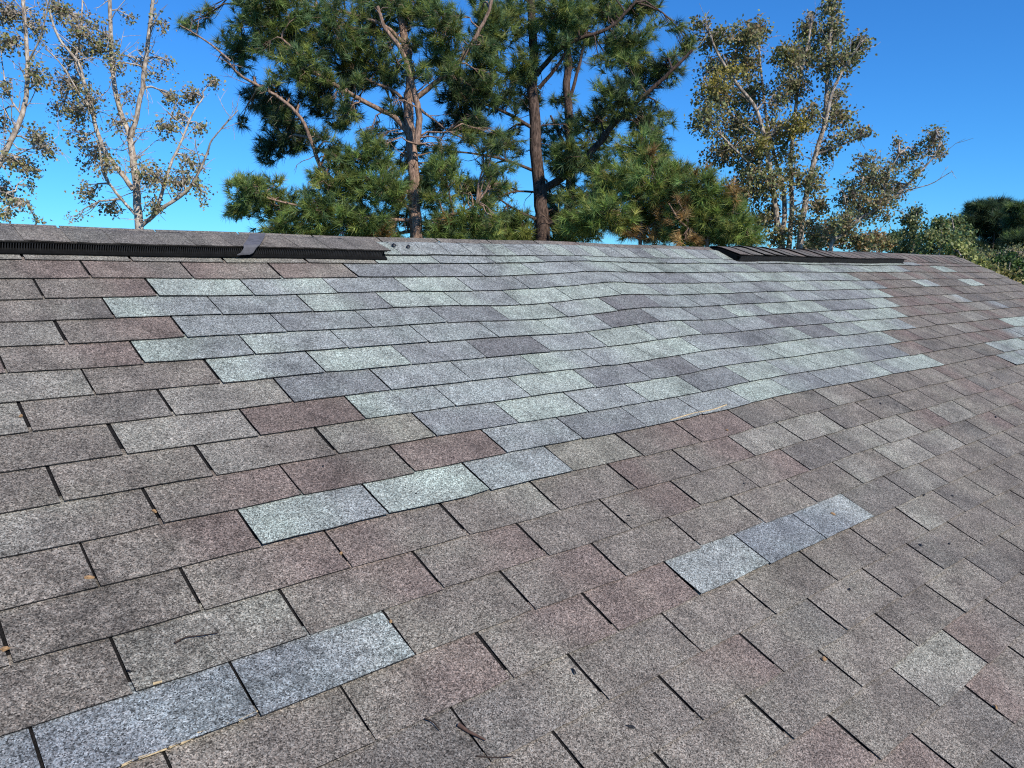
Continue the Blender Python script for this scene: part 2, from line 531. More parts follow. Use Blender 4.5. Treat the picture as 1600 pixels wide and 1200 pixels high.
# ------------------------------------------------------------------ ridge: caps and vents
def ridge_section(u, half, n0, drop_front=0.0, nseg=4, rise=0.0):
    """points across the ridge from the front edge to the back edge, n0 off the slopes"""
    top_n = n0 + rise
    pts = []
    h0 = hump(u, 0.0)
    for s in np.linspace(half, 0.0, nseg + 1)[:-1]:
        nn = top_n + (n0 - top_n) * s / half + h0
        pts.append([u * T, -s * CA - nn * SA, RIDGE_Z - s * SA + nn * CA])
    # rounded crest
    zc = RIDGE_Z + (top_n + h0) / CA - 0.010
    pts.append([u * T, -0.022, zc - 0.004]); pts.append([u * T, 0.022, zc - 0.004])
    for s in np.linspace(0.0, half, nseg + 1)[1:]:
        nn = top_n + (n0 - top_n) * s / half + h0
        pts.append([u * T, s * CA + nn * SA, RIDGE_Z - s * SA + nn * CA])
    return np.array(pts)


def ridge_cap(parent, ua, ub, half, n0, code, dark=0.12, seed=0, lift=0.006, rise=0.0):
    """one bent cap shingle; its near end (ua) lies on the cap before it"""
    r = random.Random(seed)
    secs = []
    for p in (0.0, 0.5, 1.0):
        u = ua + (ub - ua) * p
        s = ridge_section(u, half * (1 + r.uniform(-0.02, 0.02)), n0 + lift * (1 - p) + r.uniform(0, 0.0008), rise=rise)
        secs.append(s)
    m_ = len(secs[0])
    P_ = np.concatenate(secs)
    ca = PAL[code[0]] * (1 + r.uniform(-0.06, 0.06)); cb = PAL[code[-1]]
    tint = np.concatenate([np.tile(ca * (1 - p) + cb * p, (m_, 1)) for p in (0, 0.5, 1)])
    F = [(b * m_ + a, b * m_ + a + 1, (b + 1) * m_ + a + 1, (b + 1) * m_ + a) for b in range(2) for a in range(m_ - 1)]
    V, C = [P_], [tint]
    n = len(P_)
    th = 0.0045
    for rim in (list(range(m_ - 1, -1, -1)), [0, m_, 2 * m_]):
        up = P_[rim]; lo = up - np.array([0, 0, th])
        V += [up, lo]; C.append(np.tile(PAL[code[0]] * (dark if len(rim) > 3 else 0.10), (2 * len(rim), 1)))
        F += [(n + a, n + len(rim) + a, n + len(rim) + a + 1, n + a + 1) for a in range(len(rim) - 1)]
        n += 2 * len(rim)
    return build("ridge_cap_shingle", np.concatenate(V), np.array(F), M_GRAN, parent, tint=np.concatenate(C))


def u_list(a, b, step):
    n = max(1, round((b - a) / step))
    return [(a + (b - a) * j / n, a + (b - a) * (j + 1) / n) for j in range(n)]


VENT_L = (U0 + 0.2, -1.05)
VENT_R = (7.15, 14.9)
CAP_HALF = 0.150
mid_codes = ["M", "L", "L", "B", "L", "M", "BL", "L", "M", "LB", "M", "B", "L", "S", "M", "L", "M", "B", "S"]
for j, (a, b) in enumerate(u_list(VENT_L[1] - 0.1, VENT_R[0] + 0.1, 0.42)):
    ridge_cap(roof_o, a, b + 0.06, CAP_HALF, 0.010, mid_codes[j % len(mid_codes)], 0.6, 100 + j, 0.002)
for j, (a, b) in enumerate(u_list(VENT_R[1] - 0.1, U1, 0.42)):
    ridge_cap(roof_o, a, b + 0.04, CAP_HALF, 0.010, random.Random(j).choice(["O", "R", "RO", "O", "D"]), 0.5, 200 + j, 0.003)


def ridge_vent(ua, ub, label, code_fn, half, height, cap_dark, lift):
    """black baffled ridge vent under cap shingles"""
    v = empty("ridge_vent", world_loc(house) + np.array([(ua + ub) / 2 * T, 0, RIDGE_Z]))
    v.location = np.array(v.location) - world_loc(house); v.parent = house
    v["label"] = label
    us_ = np.linspace(ua, ub, max(12, int((ub - ua) * 2)))
    # body: flange, lower lip, recessed throat, upper lip and roof of the vent
    prof = [(half + 0.012, 0.0085), (half + 0.012, 0.012), (half, 0.0145), (half - 0.002, 0.0160), (half - 0.018, 0.0175),
            (half - 0.018, height - 0.005), (half - 0.001, height - 0.004), (half - 0.001, height - 0.002), (half * 0.5, height - 0.012), (0.02, height - 0.024)]
    rows = []
    r = random.Random(int(ua * 10))
    for u in us_:
        wob = r.uniform(-0.0022, 0.0022)
        front = []
        for s, n in prof:
            n2 = n + hump(u, 0.0) + (wob if n > 0.015 else 0)
            front.append([u * T, -s * CA - n2 * SA, RIDGE_Z - s * SA + n2 * CA])
        bk = [[p[0], -p[1], p[2]] for p in front[::-1]]
        rows.append(front + bk)
    m_ = len(rows[0]); P_ = np.array(rows).reshape(-1, 3)
    F = [(b * m_ + a, b * m_ + a + 1, (b + 1) * m_ + a + 1, (b + 1) * m_ + a) for b in range(len(us_) - 1) for a in range(m_ - 1)]
    F.append(tuple(range(m_))); F.append(tuple(range((len(us_) - 1) * m_, len(us_) * m_))[::-1])
    build("vent_body", P_, F, M_BLACK, v)
    # louvre fins standing in the throat, too fine to tell apart one by one
    fg = Geo()
    nf = int((ub - ua) * T / 0.007)
    for j in range(nf):
        x = ua * T + 0.03 + j * 0.007
        if x > ub * T - 0.02:
            break
        hh = hump(x / T, 0.0)
        q = []
        for dx in (-0.0011, 0.0011):
            for s, n in ((half - 0.0175, 0.017), (half - 0.001, 0.0155), (half - 0.001, height - 0.004), (half - 0.0175, height - 0.0055)):
                n2 = n + hh
                q.append([x + dx, -s * CA - n2 * SA, RIDGE_Z - s * SA + n2 * CA])
        fg.add(q, [(0, 1, 2, 3), (7, 6, 5, 4), (1, 5, 6, 2), (0, 3, 7, 4)], (0.02, 0.02, 0.021))
    tag(fg.build("louvre_fins", M_FIN, v), kind="stuff")
    for j, (a, b) in enumerate(u_list(ua + 0.02, ub, 0.42)):
        rr = random.Random(int(ua * 7) + j)
        flat = a > 11.6                      # the far end lies flat
        ridge_cap(v, a, b + 0.05, half - 0.004, height + 0.002, code_fn(j, a), 0.5 if flat else cap_dark, 300 + j, 0.002 if flat else lift * rr.uniform(0.45, 1.25), -0.024)
    return v


ridge_vent(*VENT_L, "long black ridge vent under weathered brown cap shingles", lambda j, u: random.Random(j + 9).choice(["D", "OD", "D", "O", "DO", "DO"]), 0.186, 0.042, 0.7, 0.0015)
ridge_vent(*VENT_R, "short black ridge vent under overlapping dark cap shingles", lambda j, u: random.Random(j).choice(["D", "D", "DR", "RD"]), 0.188, 0.050, 0.14, 0.008)

# ------------------------------------------------------------------ trees
def unit(v):
    return v / (np.linalg.norm(v) + 1e-9)


def tube_into(geo, pts, radii, sides=6, tint=(1, 1, 1)):
    pts = np.asarray(pts, float); n = len(pts)
    tang = np.gradient(pts, axis=0)
    ref = np.array([0.31, 0.87, 0.38])
    V = []
    for p, t, r in zip(pts, tang, radii):
        t = unit(t); a = unit(np.cross(t, ref)); b = np.cross(t, a)
        for s in range(sides):
            w = 2 * math.pi * s / sides
            V.append(p + r * (math.cos(w) * a + math.sin(w) * b))
    F = []
    for i in range(n - 1):
        for s in range(sides):
            s2 = (s + 1) % sides
            F.append((i * sides + s, i * sides + s2, (i + 1) * sides + s2, (i + 1) * sides + s))
    geo.add(V, F, tint)


def smooth_path(pts, per=4):
    """Catmull-Rom through control points"""
    pts = np.asarray(pts, float)
    P_ = np.concatenate([[2 * pts[0] - pts[1]], pts, [2 * pts[-1] - pts[-2]]])
    out = []
    for i in range(1, len(P_) - 2):
        for q in range(per):
            t = q / per
            a, b, c, d = P_[i - 1], P_[i], P_[i + 1], P_[i + 2]
            out.append(0.5 * (2 * b + (c - a) * t + (2 * a - 5 * b + 4 * c - d) * t * t + (3 * b - a - 3 * c + d) * t ** 3))
    out.append(P_[-2])
    return np.array(out)


DENSITY = {15: 1.05, 16: 1.05, 22: 1.2, 20: 1.25, 70: 0.8, 64: 0.8, 52: 0.9, 80: 0.8, 21.5: 0.65, 20.5: 0.65, 24: 0.72, 26: 0.72, 31: 0.7}
TUFT = {24: 1.4, 26: 1.45, 31: 1.5, 21.5: 1.3, 20.5: 1.25}


class Tree:
    """a tree whose limbs and leaf masses stand at real places around a trunk, `dist` metres off"""

    def __init__(self, name, label, cat, dist, bark, leaf, group=None, seed=1):
        self.r = np.random.default_rng(seed)
        self.name, self.label, self.cat, self.group = name, label, cat, group
        self.dist, self.bark, self.leafmat = dist, bark, leaf
        self.limbs, self.skel = [], []
        self.leaf, self.twig = Geo(), Geo()
        self.base = None
        self.clear = None

    def w(self, px, py, dz=0.0):
        return at(px, py, self.dist + dz)

    def m(self, px):
        return px * self.dist / FPX

    def limb(self, pix, w0, w1, name="limb", dz=0.0, dz1=None, ground=False, sides=8):
        """pix: photo points of the axis; widths in photo pixels; dz: depth off the trunk at start and end"""
        n = len(pix)
        z1 = dz if dz1 is None else dz1
        pts = [self.w(x, y, dz + (z1 - dz) * j / max(1, n - 1)) for j, (x, y) in enumerate(pix)]
        if ground:
            b = pts[0].copy(); b[2] = -0.1
            mid = pts[0] * 0.5 + b * 0.5
            pts = [b, mid] + pts
            if self.base is None:
                self.base = np.array([b[0], b[1], 0.0])
        pts = smooth_path(pts)
        k = len(pts)
        rad = np.linspace(self.m(w0) / 2, self.m(w1) / 2, k)
        if ground:
            rad[:2] *= 1.25
        pts[1:-1] += self.r.normal(0, 0.012, (k - 2, 3)) * (rad[1:-1, None] / 0.1).clip(0.2, 1.5)
        self.limbs.append((name, pts, rad, sides))
        self.skel.append(pts[(3 if ground else 0):])

    def side_twigs(self, per_m, ln, rr):
        """thin dead or leafless side branches along every limb"""
        r = self.r
        for name, pts, rad, sides in self.limbs:
            seg = np.linalg.norm(np.diff(pts, axis=0), axis=1).sum()
            lo = len(pts) // 3 if name == "trunk" else 1
            for _ in range(int(seg * per_m)):
                i = int(r.integers(lo, len(pts)))
                tg = unit(pts[min(i + 1, len(pts) - 1)] - pts[max(i - 1, 0)])
                d = unit(tg * r.uniform(0.1, 0.8) + r.normal(0, 0.7, 3))
                L = ln * r.uniform(0.4, 1.3)
                q = [pts[i]]
                for k in range(4):
                    d = unit(d + r.normal(0, 0.22, 3) + np.array([0, 0, 0.06]))
                    q.append(q[-1] + d * L / 4)
                r0 = min(rr, rad[i] * 0.7)
                tube_into(self.twig, q, np.linspace(r0, 0.003, 5), 4)
                for k in range(2):
                    j = int(r.integers(1, 4)); e = unit(d + r.normal(0, 0.8, 3))
                    tube_into(self.twig, [q[j], q[j] + e * L * 0.22, q[j] + e * L * 0.42 + r.normal(0, 0.02, 3)], [r0 * 0.55, 0.005, 0.003], 3)

    def scatter(self, box, count, rad, n, cols, keep=None):
        """small extra tufts spread through part of the crown"""
        x0, x1, y0, y1 = box
        for _ in range(count):
            x, y = self.r.uniform(x0, x1), self.r.uniform(y0, y1)
            if keep is None or keep(x, y):
                q = rad * self.r.uniform(0.6, 1.3)
                self.blob(x, y, q, q * 0.7, n, "needle", cols, dz=self.r.uniform(-1.6, 1.6), twigs=0.8)

    def nearest(self, p):
        best, bd = None, 1e9
        for s in self.skel:
            d = ((s - p) ** 2).sum(1)
            # prefer joints lower than the point: wood grows upwards and outwards
            d = d + np.maximum(0, s[:, 2] - p[2]) ** 2 * 0.6
            i = int(d.argmin())
            if d[i] < bd:
                bd, best = d[i], s[i]
        return best

    def blob(self, x, y, rx, ry, n, kind, cols, dz=0.0, depth=1.25, twigs=0.6, size=1.0):
        if kind == "needle" and self.clear and y > 110:      # keep the bare trunk in the open
            tx = np.interp(y, *self.clear)
            if abs(x - tx) < rx + 6 and n < 60:
                dz = abs(dz) + 0.6 + self.m(rx) * depth
        c = self.w(x, y, dz)
        ex, ey, ez = AX[:, 0] * self.m(rx), AX[:, 1] * self.m(ry), AX[:, 2] * self.m((rx + ry) / 2) * depth
        hub0 = self.nearest(c)
        # a branch from the limb into the mass
        k = 5
        hub = np.array([hub0 + (c - hub0) * t + np.array([0, 0, 0.12 * math.sin(math.pi * t)]) * np.linalg.norm(c - hub0) for t in np.linspace(0, 1, k)])
        hub[1:] += self.r.normal(0, 0.05, (k - 1, 3)) * self.m(20) / 0.4
        L = np.linalg.norm(c - hub0)
        if L > 0.15:
            r0 = min(0.045, 0.012 + 0.016 * L)
            tube_into(self.twig, hub, np.linspace(r0, 0.006, k), 5)
        n = int(n * (2.5 if kind == "needle" else 1.5) * DENSITY.get(self.dist, 1.0))
        q = self.r.normal(0, 1, (n, 3)); q /= np.linalg.norm(q, axis=1)[:, None]
        q *= self.r.random((n, 1)) ** (1 / 2.2)
        P_ = c + q[:, :1] * ex + q[:, 1:2] * ey + q[:, 2:] * ez
        for p in P_:
            h = hub[self.r.integers(2, k)]
            d = unit(p - h)
            if self.r.random() < twigs:
                mid = (p + h) / 2 + self.r.normal(0, 0.04, 3) * self.m(20) / 0.3
                tube_into(self.twig, [h, mid, p], [0.011, 0.008, 0.004], 3)
            if kind == "needle":
                self.tuft(p, unit(d * 0.8 + np.array([0, 0, 0.45]) + self.r.normal(0, 0.35, 3)), cols, size)
            else:
                self.spray(p, cols, size)

    def tuft(self, p, d, cols, size):
        r = self.r
        size = size * TUFT.get(self.dist, 1.0)
        n = 42
        base = np.array(cols[r.integers(len(cols))]) * r.uniform(0.55, 1.75)
        a = unit(np.cross(d, r.normal(0, 1, 3))); b = np.cross(d, a)
        ph = r.random(n) * 2 * math.pi
        sp = np.abs(r.normal(0.62, 0.38, n)).clip(0, 1.7)
        dirs = np.cos(sp)[:, None] * d + np.sin(sp)[:, None] * (np.cos(ph)[:, None] * a + np.sin(ph)[:, None] * b)
        ln = r.uniform(0.15, 0.25, n)[:, None] * size
        root = p - d * (r.random(n)[:, None] * 0.14 * size)
        side = np.cross(dirs, r.normal(0, 1, (n, 3))); side /= np.linalg.norm(side, axis=1)[:, None]
        wd = 0.0058 * size
        tip = root + dirs * ln
        tip[:, 2] -= 0.02 * size
        V = np.stack([root - side * wd, root + side * wd, tip], 1).reshape(-1, 3)
        F = np.arange(3 * n).reshape(n, 3)
        col_ = base * r.uniform(0.75, 1.3, (n, 1))
        self.leaf.add(V, F, np.repeat(col_, 3, 0))

    def spray(self, p, cols, size):
        r = self.r
        n = int(r.integers(5, 12))
        q = p + r.normal(0, 0.075, (n, 3)) * size
        base = np.array(cols[r.integers(len(cols))])
        a = r.normal(0, 1, (n, 3)); a[:, 2] -= 0.5; a /= np.linalg.norm(a, axis=1)[:, None]
        b = np.cross(a, r.normal(0, 1, (n, 3))); b /= np.linalg.norm(b, axis=1)[:, None]
        cn = np.cross(a, b)
        L = r.uniform(0.055, 0.10, (n, 1)) * size
        w = L * r.uniform(0.30, 0.44, (n, 1))
        fold = cn * w * 0.35
        V = np.stack([q, q + a * L * 0.5 - b * w + fold, q + a * L, q + a * L * 0.5 + b * w + fold], 1).reshape(-1, 3)
        i4 = np.arange(n)[:, None] * 4
        F = np.concatenate([i4 + [0, 1, 2], i4 + [0, 2, 3]])
        col_ = base * r.uniform(0.6, 1.45, (n, 1))
        self.leaf.add(V, F, np.repeat(col_, 4, 0))

    def done(self, crown="crown"):
        if self.base is None:
            p = self.limbs[0][1][0] if self.limbs else self.leaf.v[0][0]
            self.base = np.array([p[0], p[1], 0.0])
        root = empty(self.name, self.base)
        tag(root, self.label, self.cat, self.group)
        for name, pts, rad, sides in self.limbs:
            g_ = Geo(); tube_into(g_, pts, rad, sides)
            g_.build(name, self.bark, root, origin=pts[0], smooth=True)
        if self.twig.n:
            tag(self.twig.build("twigs", self.bark, root, smooth=True), kind="stuff")
        if self.leaf.n:
            tag(self.leaf.build(crown, self.leafmat, root), kind="stuff")
        return root


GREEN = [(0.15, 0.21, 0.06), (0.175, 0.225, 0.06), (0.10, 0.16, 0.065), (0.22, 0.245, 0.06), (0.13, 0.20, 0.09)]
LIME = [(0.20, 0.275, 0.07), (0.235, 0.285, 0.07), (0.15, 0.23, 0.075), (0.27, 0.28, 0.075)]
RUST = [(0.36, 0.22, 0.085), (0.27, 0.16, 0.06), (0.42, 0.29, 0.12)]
DEEP = [(0.045, 0.075, 0.04), (0.06, 0.095, 0.045), (0.075, 0.11, 0.045)]  # dark greens; in the big pine they paint the crown's shaded side
OLIVE = [(0.25, 0.26, 0.11), (0.30, 0.28, 0.10), (0.22, 0.25, 0.13), (0.31, 0.27, 0.15), (0.28, 0.20, 0.11), (0.25, 0.28, 0.11)]
GOLD = [(0.38, 0.31, 0.06), (0.33, 0.28, 0.07), (0.27, 0.25, 0.07)]
TAN = [(0.36, 0.32, 0.19), (0.31, 0.29, 0.14), (0.38, 0.31, 0.20), (0.29, 0.31, 0.13), (0.40, 0.33, 0.25), (0.36, 0.33, 0.11), (0.26, 0.26, 0.14)]

# --- big pine with the pale red trunk
t = Tree("pine_tree", "tall pine with sunlit reddish trunk and long left limbs, left of the dark-trunked pines", "tree", 24, M_PBARK, M_PINE, "pines behind the ridge", 11)
t.limb([(652, 372), (648, 330), (645, 260), (640, 205), (638, 160), (640, 120), (634, 70), (626, 20), (622, -60), (620, -150)], 23, 9, "trunk", ground=True)
t.clear = ([60, 150, 260, 330, 372], [632, 638, 645, 648, 652])
t.limb([(650, 225), (655, 185), (650, 155), (642, 125), (634, 95), (622, 70), (602, 45), (590, 10)], 11, 5, dz=-0.6, dz1=-1.2)
t.limb([(637, 208), (615, 182), (580, 165), (545, 145), (510, 125), (480, 105), (462, 80), (440, 60)], 9, 3, dz=0, dz1=-1.4)
t.limb([(640, 300), (560, 290), (522, 283), (500, 258), (488, 225), (470, 185), (440, 155), (400, 132), (375, 117), (345, 85)], 8, 3, dz=0, dz1=-2.0)
t.limb([(638, 165), (615, 142), (578, 127), (550, 110)], 6, 3, dz=0, dz1=0.6)
t.limb([(644, 158), (690, 122), (722, 90), (745, 55), (765, 15), (775, -40)], 9, 4, dz=0, dz1=-1.0)
t.limb([(652, 168), (675, 185), (700, 205)], 5, 2, dz=0, dz1=0.4)
t.limb([(650, 335), (622, 312), (600, 300)], 7, 3, dz=0, dz1=-0.8)
t.limb([(652, 352), (690, 340), (725, 330), (745, 318)], 6, 2, dz=0, dz1=-0.8)
t.limb([(646, 345), (590, 340), (520, 330), (450, 318), (385, 300)], 6, 2, dz=0, dz1=-1.2)
t.limb([(648, 362), (600, 366), (540, 362), (470, 358)], 5, 2, dz=0.3, dz1=0.2)
t.limb([(652, 365), (700, 362), (750, 350)], 5, 2, dz=0.2, dz1=0.4)
t.limb([(632, 70), (600, 40), (540, 20), (480, 10), (400, 15)], 6, 2, dz=0, dz1=-1.0)
t.limb([(360, 95), (330, 70), (300, 50), (282, 40)], 3, 1.5, dz=-2, dz1=-2.2)
for b in [(405, 40, 50, 40, 70), (370, 80, 40, 35, 45), (300, 38, 22, 14, 14), (322, 20, 16, 14, 8), (455, 55, 55, 45, 95), (520, 40, 55, 45, 100), (580, 45, 50, 40, 85), (470, 105, 50, 30, 60),
          (540, 95, 50, 35, 75), (600, 105, 45, 30, 60), (690, 40, 45, 40, 75), (660, 15, 40, 20, 40), (690, 95, 35, 30, 45), (610, 5, 60, 20, 50), (430, 5, 60, 20, 50)]:
    t.blob(*b, "needle", GREEN, dz=t.r.uniform(-1.3, 1.0))
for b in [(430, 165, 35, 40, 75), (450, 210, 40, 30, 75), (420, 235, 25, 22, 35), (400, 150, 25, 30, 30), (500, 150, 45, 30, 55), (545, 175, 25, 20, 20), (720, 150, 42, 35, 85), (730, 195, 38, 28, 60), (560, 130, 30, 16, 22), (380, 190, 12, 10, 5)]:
    t.blob(*b, "needle", DEEP, dz=t.r.uniform(-0.8, 1.4))  # shaded masses of the crown, the shade put into the needle colour
for b in [(390, 300, 36, 28, 38), (440, 320, 50, 30, 60), (500, 335, 55, 28, 70), (555, 300, 45, 35, 65), (600, 290, 45, 35, 60), (560, 345, 55, 22, 60), (620, 340, 45, 25, 40), (575, 240, 38, 28, 42), (535, 255, 30, 25, 32), (650, 235, 25, 14, 12),
          (690, 270, 35, 25, 32), (680, 310, 40, 25, 40), (730, 340, 45, 25, 55), (370, 330, 26, 14, 18), (690, 350, 30, 20, 32), (440, 358, 34, 14, 30), (500, 364, 36, 12, 32), (575, 368, 30, 12, 28), (700, 368, 34, 12, 30), (745, 366, 34, 14, 32), (615, 372, 24, 8, 16)]:
    t.blob(*b, "needle", LIME[:3] + GREEN[:3], dz=t.r.uniform(-1.2, 0.4))
for b in [(655, 305, 18, 22, 13), (620, 300, 18, 10, 6), (565, 330, 14, 12, 5), (600, 360, 20, 12, 8), (700, 345, 14, 10, 4)]:
    t.blob(*b, "needle", RUST, dz=-0.7)
t.scatter((365, 770, -20, 130), 56, 20, 5, GREEN)
t.scatter((400, 560, 120, 260), 16, 20, 5, DEEP + GREEN[:2])
t.scatter((560, 760, 120, 260), 16, 18, 5, GREEN[:3] + DEEP)
t.scatter((370, 780, 275, 372), 60, 21, 7, LIME + GREEN)
t.scatter((460, 640, 170, 285), 22, 20, 6, GREEN)
t.scatter((660, 800, 200, 300), 20, 19, 6, GREEN + DEEP[:1])
t.side_twigs(1.6, 0.8, 0.016)
t.done()

# --- pine in the middle, trunk and limbs coloured dark for the crown's shade
t = Tree("pine_tree", "tall pine with the thick straight dark trunk in the middle of the picture", "tree", 26, M_DBARK, M_PINE, "pines behind the ridge", 12)
t.limb([(848, 372), (845, 320), (838, 250), (836, 190), (832, 140), (834, 90), (831, 40), (829, -20), (828, -120)], 27, 10, "trunk", ground=True)
t.clear = ([60, 150, 260, 330, 372], [833, 833, 839, 846, 848])
t.limb([(850, 295), (900, 262), (938, 222), (960, 192), (1000, 155), (1040, 120), (1082, 78)], 13, 4, dz=0, dz1=-2.2)
t.limb([(852, 352), (905, 338), (945, 322), (975, 312), (1012, 312)], 9, 3, dz=0, dz1=-1.6)
t.limb([(838, 118), (868, 82), (905, 60), (950, 45), (985, 12), (1010, -20)], 9, 3, dz=0, dz1=-1.2)
t.limb([(842, 138), (876, 96), (890, 60)], 7, 3, dz=0, dz1=-0.6)
t.limb([(832, 200), (790, 176), (740, 152), (735, 135)], 6, 2, dz=0, dz1=-1.0)
t.limb([(834, 267), (790, 250), (740, 240), (700, 236)], 5, 2, dz=0, dz1=-1.4)
t.limb([(836, 112), (795, 115), (765, 75), (748, 45), (750, 5)], 7, 3, dz=0, dz1=0.6)
t.limb([(842, 300), (800, 300), (760, 318)], 4, 1.5, dz=0, dz1=-1.0)
t.limb([(845, 345), (810, 330), (775, 308)], 5, 2, dz=0, dz1=-1.2)
for b in [(770, 50, 42, 40, 80), (755, 105, 40, 32, 55), (800, 20, 40, 25, 50), (880, 20, 50, 28, 75), (940, 15, 45, 22, 60), (1000, 15, 40, 16, 34), (985, 65, 40, 24, 50), (955, 75, 25, 18, 20), (1060, 40, 16, 14, 6), (1076, 72, 18, 18, 18), (860, 60, 30, 25, 28), (820, 100, 28, 30, 30),
          (815, 130, 24, 20, 22), (830, 155, 25, 14, 18)]:
    t.blob(*b, "needle", GREEN, dz=t.r.uniform(-1.3, 0.8))
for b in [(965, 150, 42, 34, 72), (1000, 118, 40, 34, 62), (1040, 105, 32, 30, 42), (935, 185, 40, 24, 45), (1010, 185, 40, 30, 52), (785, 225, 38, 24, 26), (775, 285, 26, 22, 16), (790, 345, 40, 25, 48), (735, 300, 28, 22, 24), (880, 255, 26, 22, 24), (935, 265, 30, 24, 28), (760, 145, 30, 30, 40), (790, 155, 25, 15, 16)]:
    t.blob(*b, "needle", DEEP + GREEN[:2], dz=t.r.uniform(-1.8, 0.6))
for b in [(980, 90, 26, 14, 14), (870, 345, 34, 20, 22), (795, 372, 40, 14, 30), (905, 360, 40, 18, 40), (830, 372, 30, 12, 22), (870, 372, 30, 12, 22)]:
    t.blob(*b, "needle", LIME, dz=-0.8)
t.scatter((740, 1030, -20, 120), 46, 20, 5, GREEN)
t.scatter((740, 830, 120, 300), 14, 18, 5, DEEP + GREEN[:2])
t.scatter((870, 1060, 90, 260), 28, 20, 6, GREEN[:3] + DEEP, lambda x, y: y > 330 - 0.28 * (x - 700) - 60)
t.scatter((760, 960, 300, 375), 34, 19, 7, LIME + GREEN)
t.scatter((850, 960, 200, 330), 18, 19, 6, GREEN)
t.side_twigs(1.6, 0.8, 0.016)
t.done()

# --- slimmer pine standing behind it
t = Tree("pine_tree", "slimmer pine close behind the thick dark trunk, forking near mid height", "tree", 31, M_DBARK, M_PINE, "pines behind the ridge", 13)
t.limb([(888, 378), (890, 320), (892, 280), (890, 220), (888, 175), (885, 130), (888, 90), (880, 40), (876, -30), (875, -90)], 20, 8, "trunk", ground=True)
t.limb([(892, 150), (904, 105), (912, 68), (915, 30)], 6, 3, dz=0, dz1=-0.5)
t.limb([(893, 325), (925, 302), (945, 285)], 8, 3, dz=0, dz1=-0.8)
t.limb([(888, 240), (872, 205), (860, 180)], 7, 3, dz=0, dz1=-0.4)
t.limb([(890, 215), (925, 195), (950, 180)], 5, 2, dz=0, dz1=0.6)
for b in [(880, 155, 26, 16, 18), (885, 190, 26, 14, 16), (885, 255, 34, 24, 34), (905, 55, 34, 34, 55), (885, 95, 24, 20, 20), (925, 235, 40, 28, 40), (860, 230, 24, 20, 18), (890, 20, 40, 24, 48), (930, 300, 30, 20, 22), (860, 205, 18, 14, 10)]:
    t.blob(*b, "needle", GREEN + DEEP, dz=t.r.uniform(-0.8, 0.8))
t.scatter((840, 960, 180, 370), 28, 18, 5, GREEN + LIME[:1])
t.side_twigs(1.2, 0.7, 0.014)
t.done()

# --- young pines, low and bright, with browned branches
YOUNG = [("bushy young pine full of browned needles, just right of the dark trunks", 21.5, 21, (1000, 385),
          [(1000, 235, 45, 35, 80), (960, 285, 50, 34, 90), (1010, 290, 50, 36, 100), (950, 335, 50, 30, 80), (1000, 345, 55, 34, 110), (1040, 320, 40, 36, 75), (905, 345, 36, 20, 36), (1020, 255, 40, 26, 45)],
          [(1040, 335, 26, 26, 22), (1030, 365, 34, 18, 26), (1000, 315, 22, 16, 10), (975, 355, 24, 18, 12), (1055, 300, 22, 20, 12), (1020, 240, 22, 14, 8)]),
         ("rounded bright green young pine left of the many-stemmed tree", 20.5, 22, (1105, 388),
          [(1060, 275, 34, 26, 55), (1095, 295, 42, 32, 85), (1125, 325, 46, 30, 95), (1085, 340, 52, 34, 110), (1150, 355, 38, 24, 60), (1170, 375, 24, 14, 26), (1120, 370, 55, 18, 75), (1060, 365, 40, 20, 55)],
          [(1065, 330, 20, 26, 14), (1145, 300, 18, 18, 10), (1075, 372, 30, 12, 14), (1105, 270, 20, 14, 8)])]
for lab, dist, sd, base, bl, br in YOUNG:
    t = Tree("young_pine", lab, "tree", dist, M_PBARK, M_PINE, "low young pines behind the ridge", sd)
    bx, by = base
    topx = min(bl, key=lambda q: q[1])
    t.limb([(bx, by), (bx + 2, by - 50), (topx[0], topx[1] + 10)], 9, 3, "trunk", ground=True)
    t.limb([(bx, by - 10), (bx - 40, by - 40), (bx - 60, by - 70)], 4, 2, dz=0, dz1=-0.7)
    t.limb([(bx, by - 20), (bx + 35, by - 50), (bx + 45, by - 85)], 4, 2, dz=0, dz1=-0.5)
    for b in bl:
        t.blob(*b, "needle", LIME + GREEN[:1], dz=t.r.uniform(-0.9, 0.5))
    for b in br:
        t.blob(*b[:4], max(3, b[4] // 2), "needle", RUST, dz=-0.6)
    t.side_twigs(1.2, 0.6, 0.012)
    t.done()

# --- many-stemmed broadleaf tree right of the pines
t = Tree("broadleaf_tree", "many-stemmed pale-trunked tree with thinning olive leaves behind the short vent", "tree", 22, M_GBARK, M_LEAF, "thinning broadleaf trees", 31)
t.limb([(1221, 390), (1214, 345), (1206, 285), (1196, 225), (1182, 172), (1152, 132), (1122, 85), (1108, 50)], 12, 3, "trunk", ground=True, dz=0, dz1=-1.0)
t.limb([(1233, 392), (1237, 325), (1236, 260), (1240, 200), (1247, 135), (1262, 70), (1268, 30)], 10, 3, "trunk", ground=True, dz=0.3, dz1=0.3)
t.limb([(1249, 392), (1259, 312), (1275, 240), (1290, 188), (1302, 140), (1328, 92), (1352, 58)], 12, 2.5, "trunk", ground=True, dz=-0.2, dz1=-0.8)
t.limb([(1288, 195), (1294, 110), (1300, 30), (1304, -20)], 7, 3, dz=-0.4, dz1=0.3)
t.limb([(1222, 372), (1226, 310), (1216, 265), (1200, 200), (1190, 120), (1185, 60)], 8, 2.5, dz=0, dz1=0.8)
t.limb([(1278, 240), (1310, 228), (1340, 215), (1356, 206)], 4, 1.5, dz=-0.4, dz1=-0.9)
t.limb([(1205, 280), (1165, 250), (1130, 215), (1105, 195)], 5, 2, dz=-0.2, dz1=-0.8)
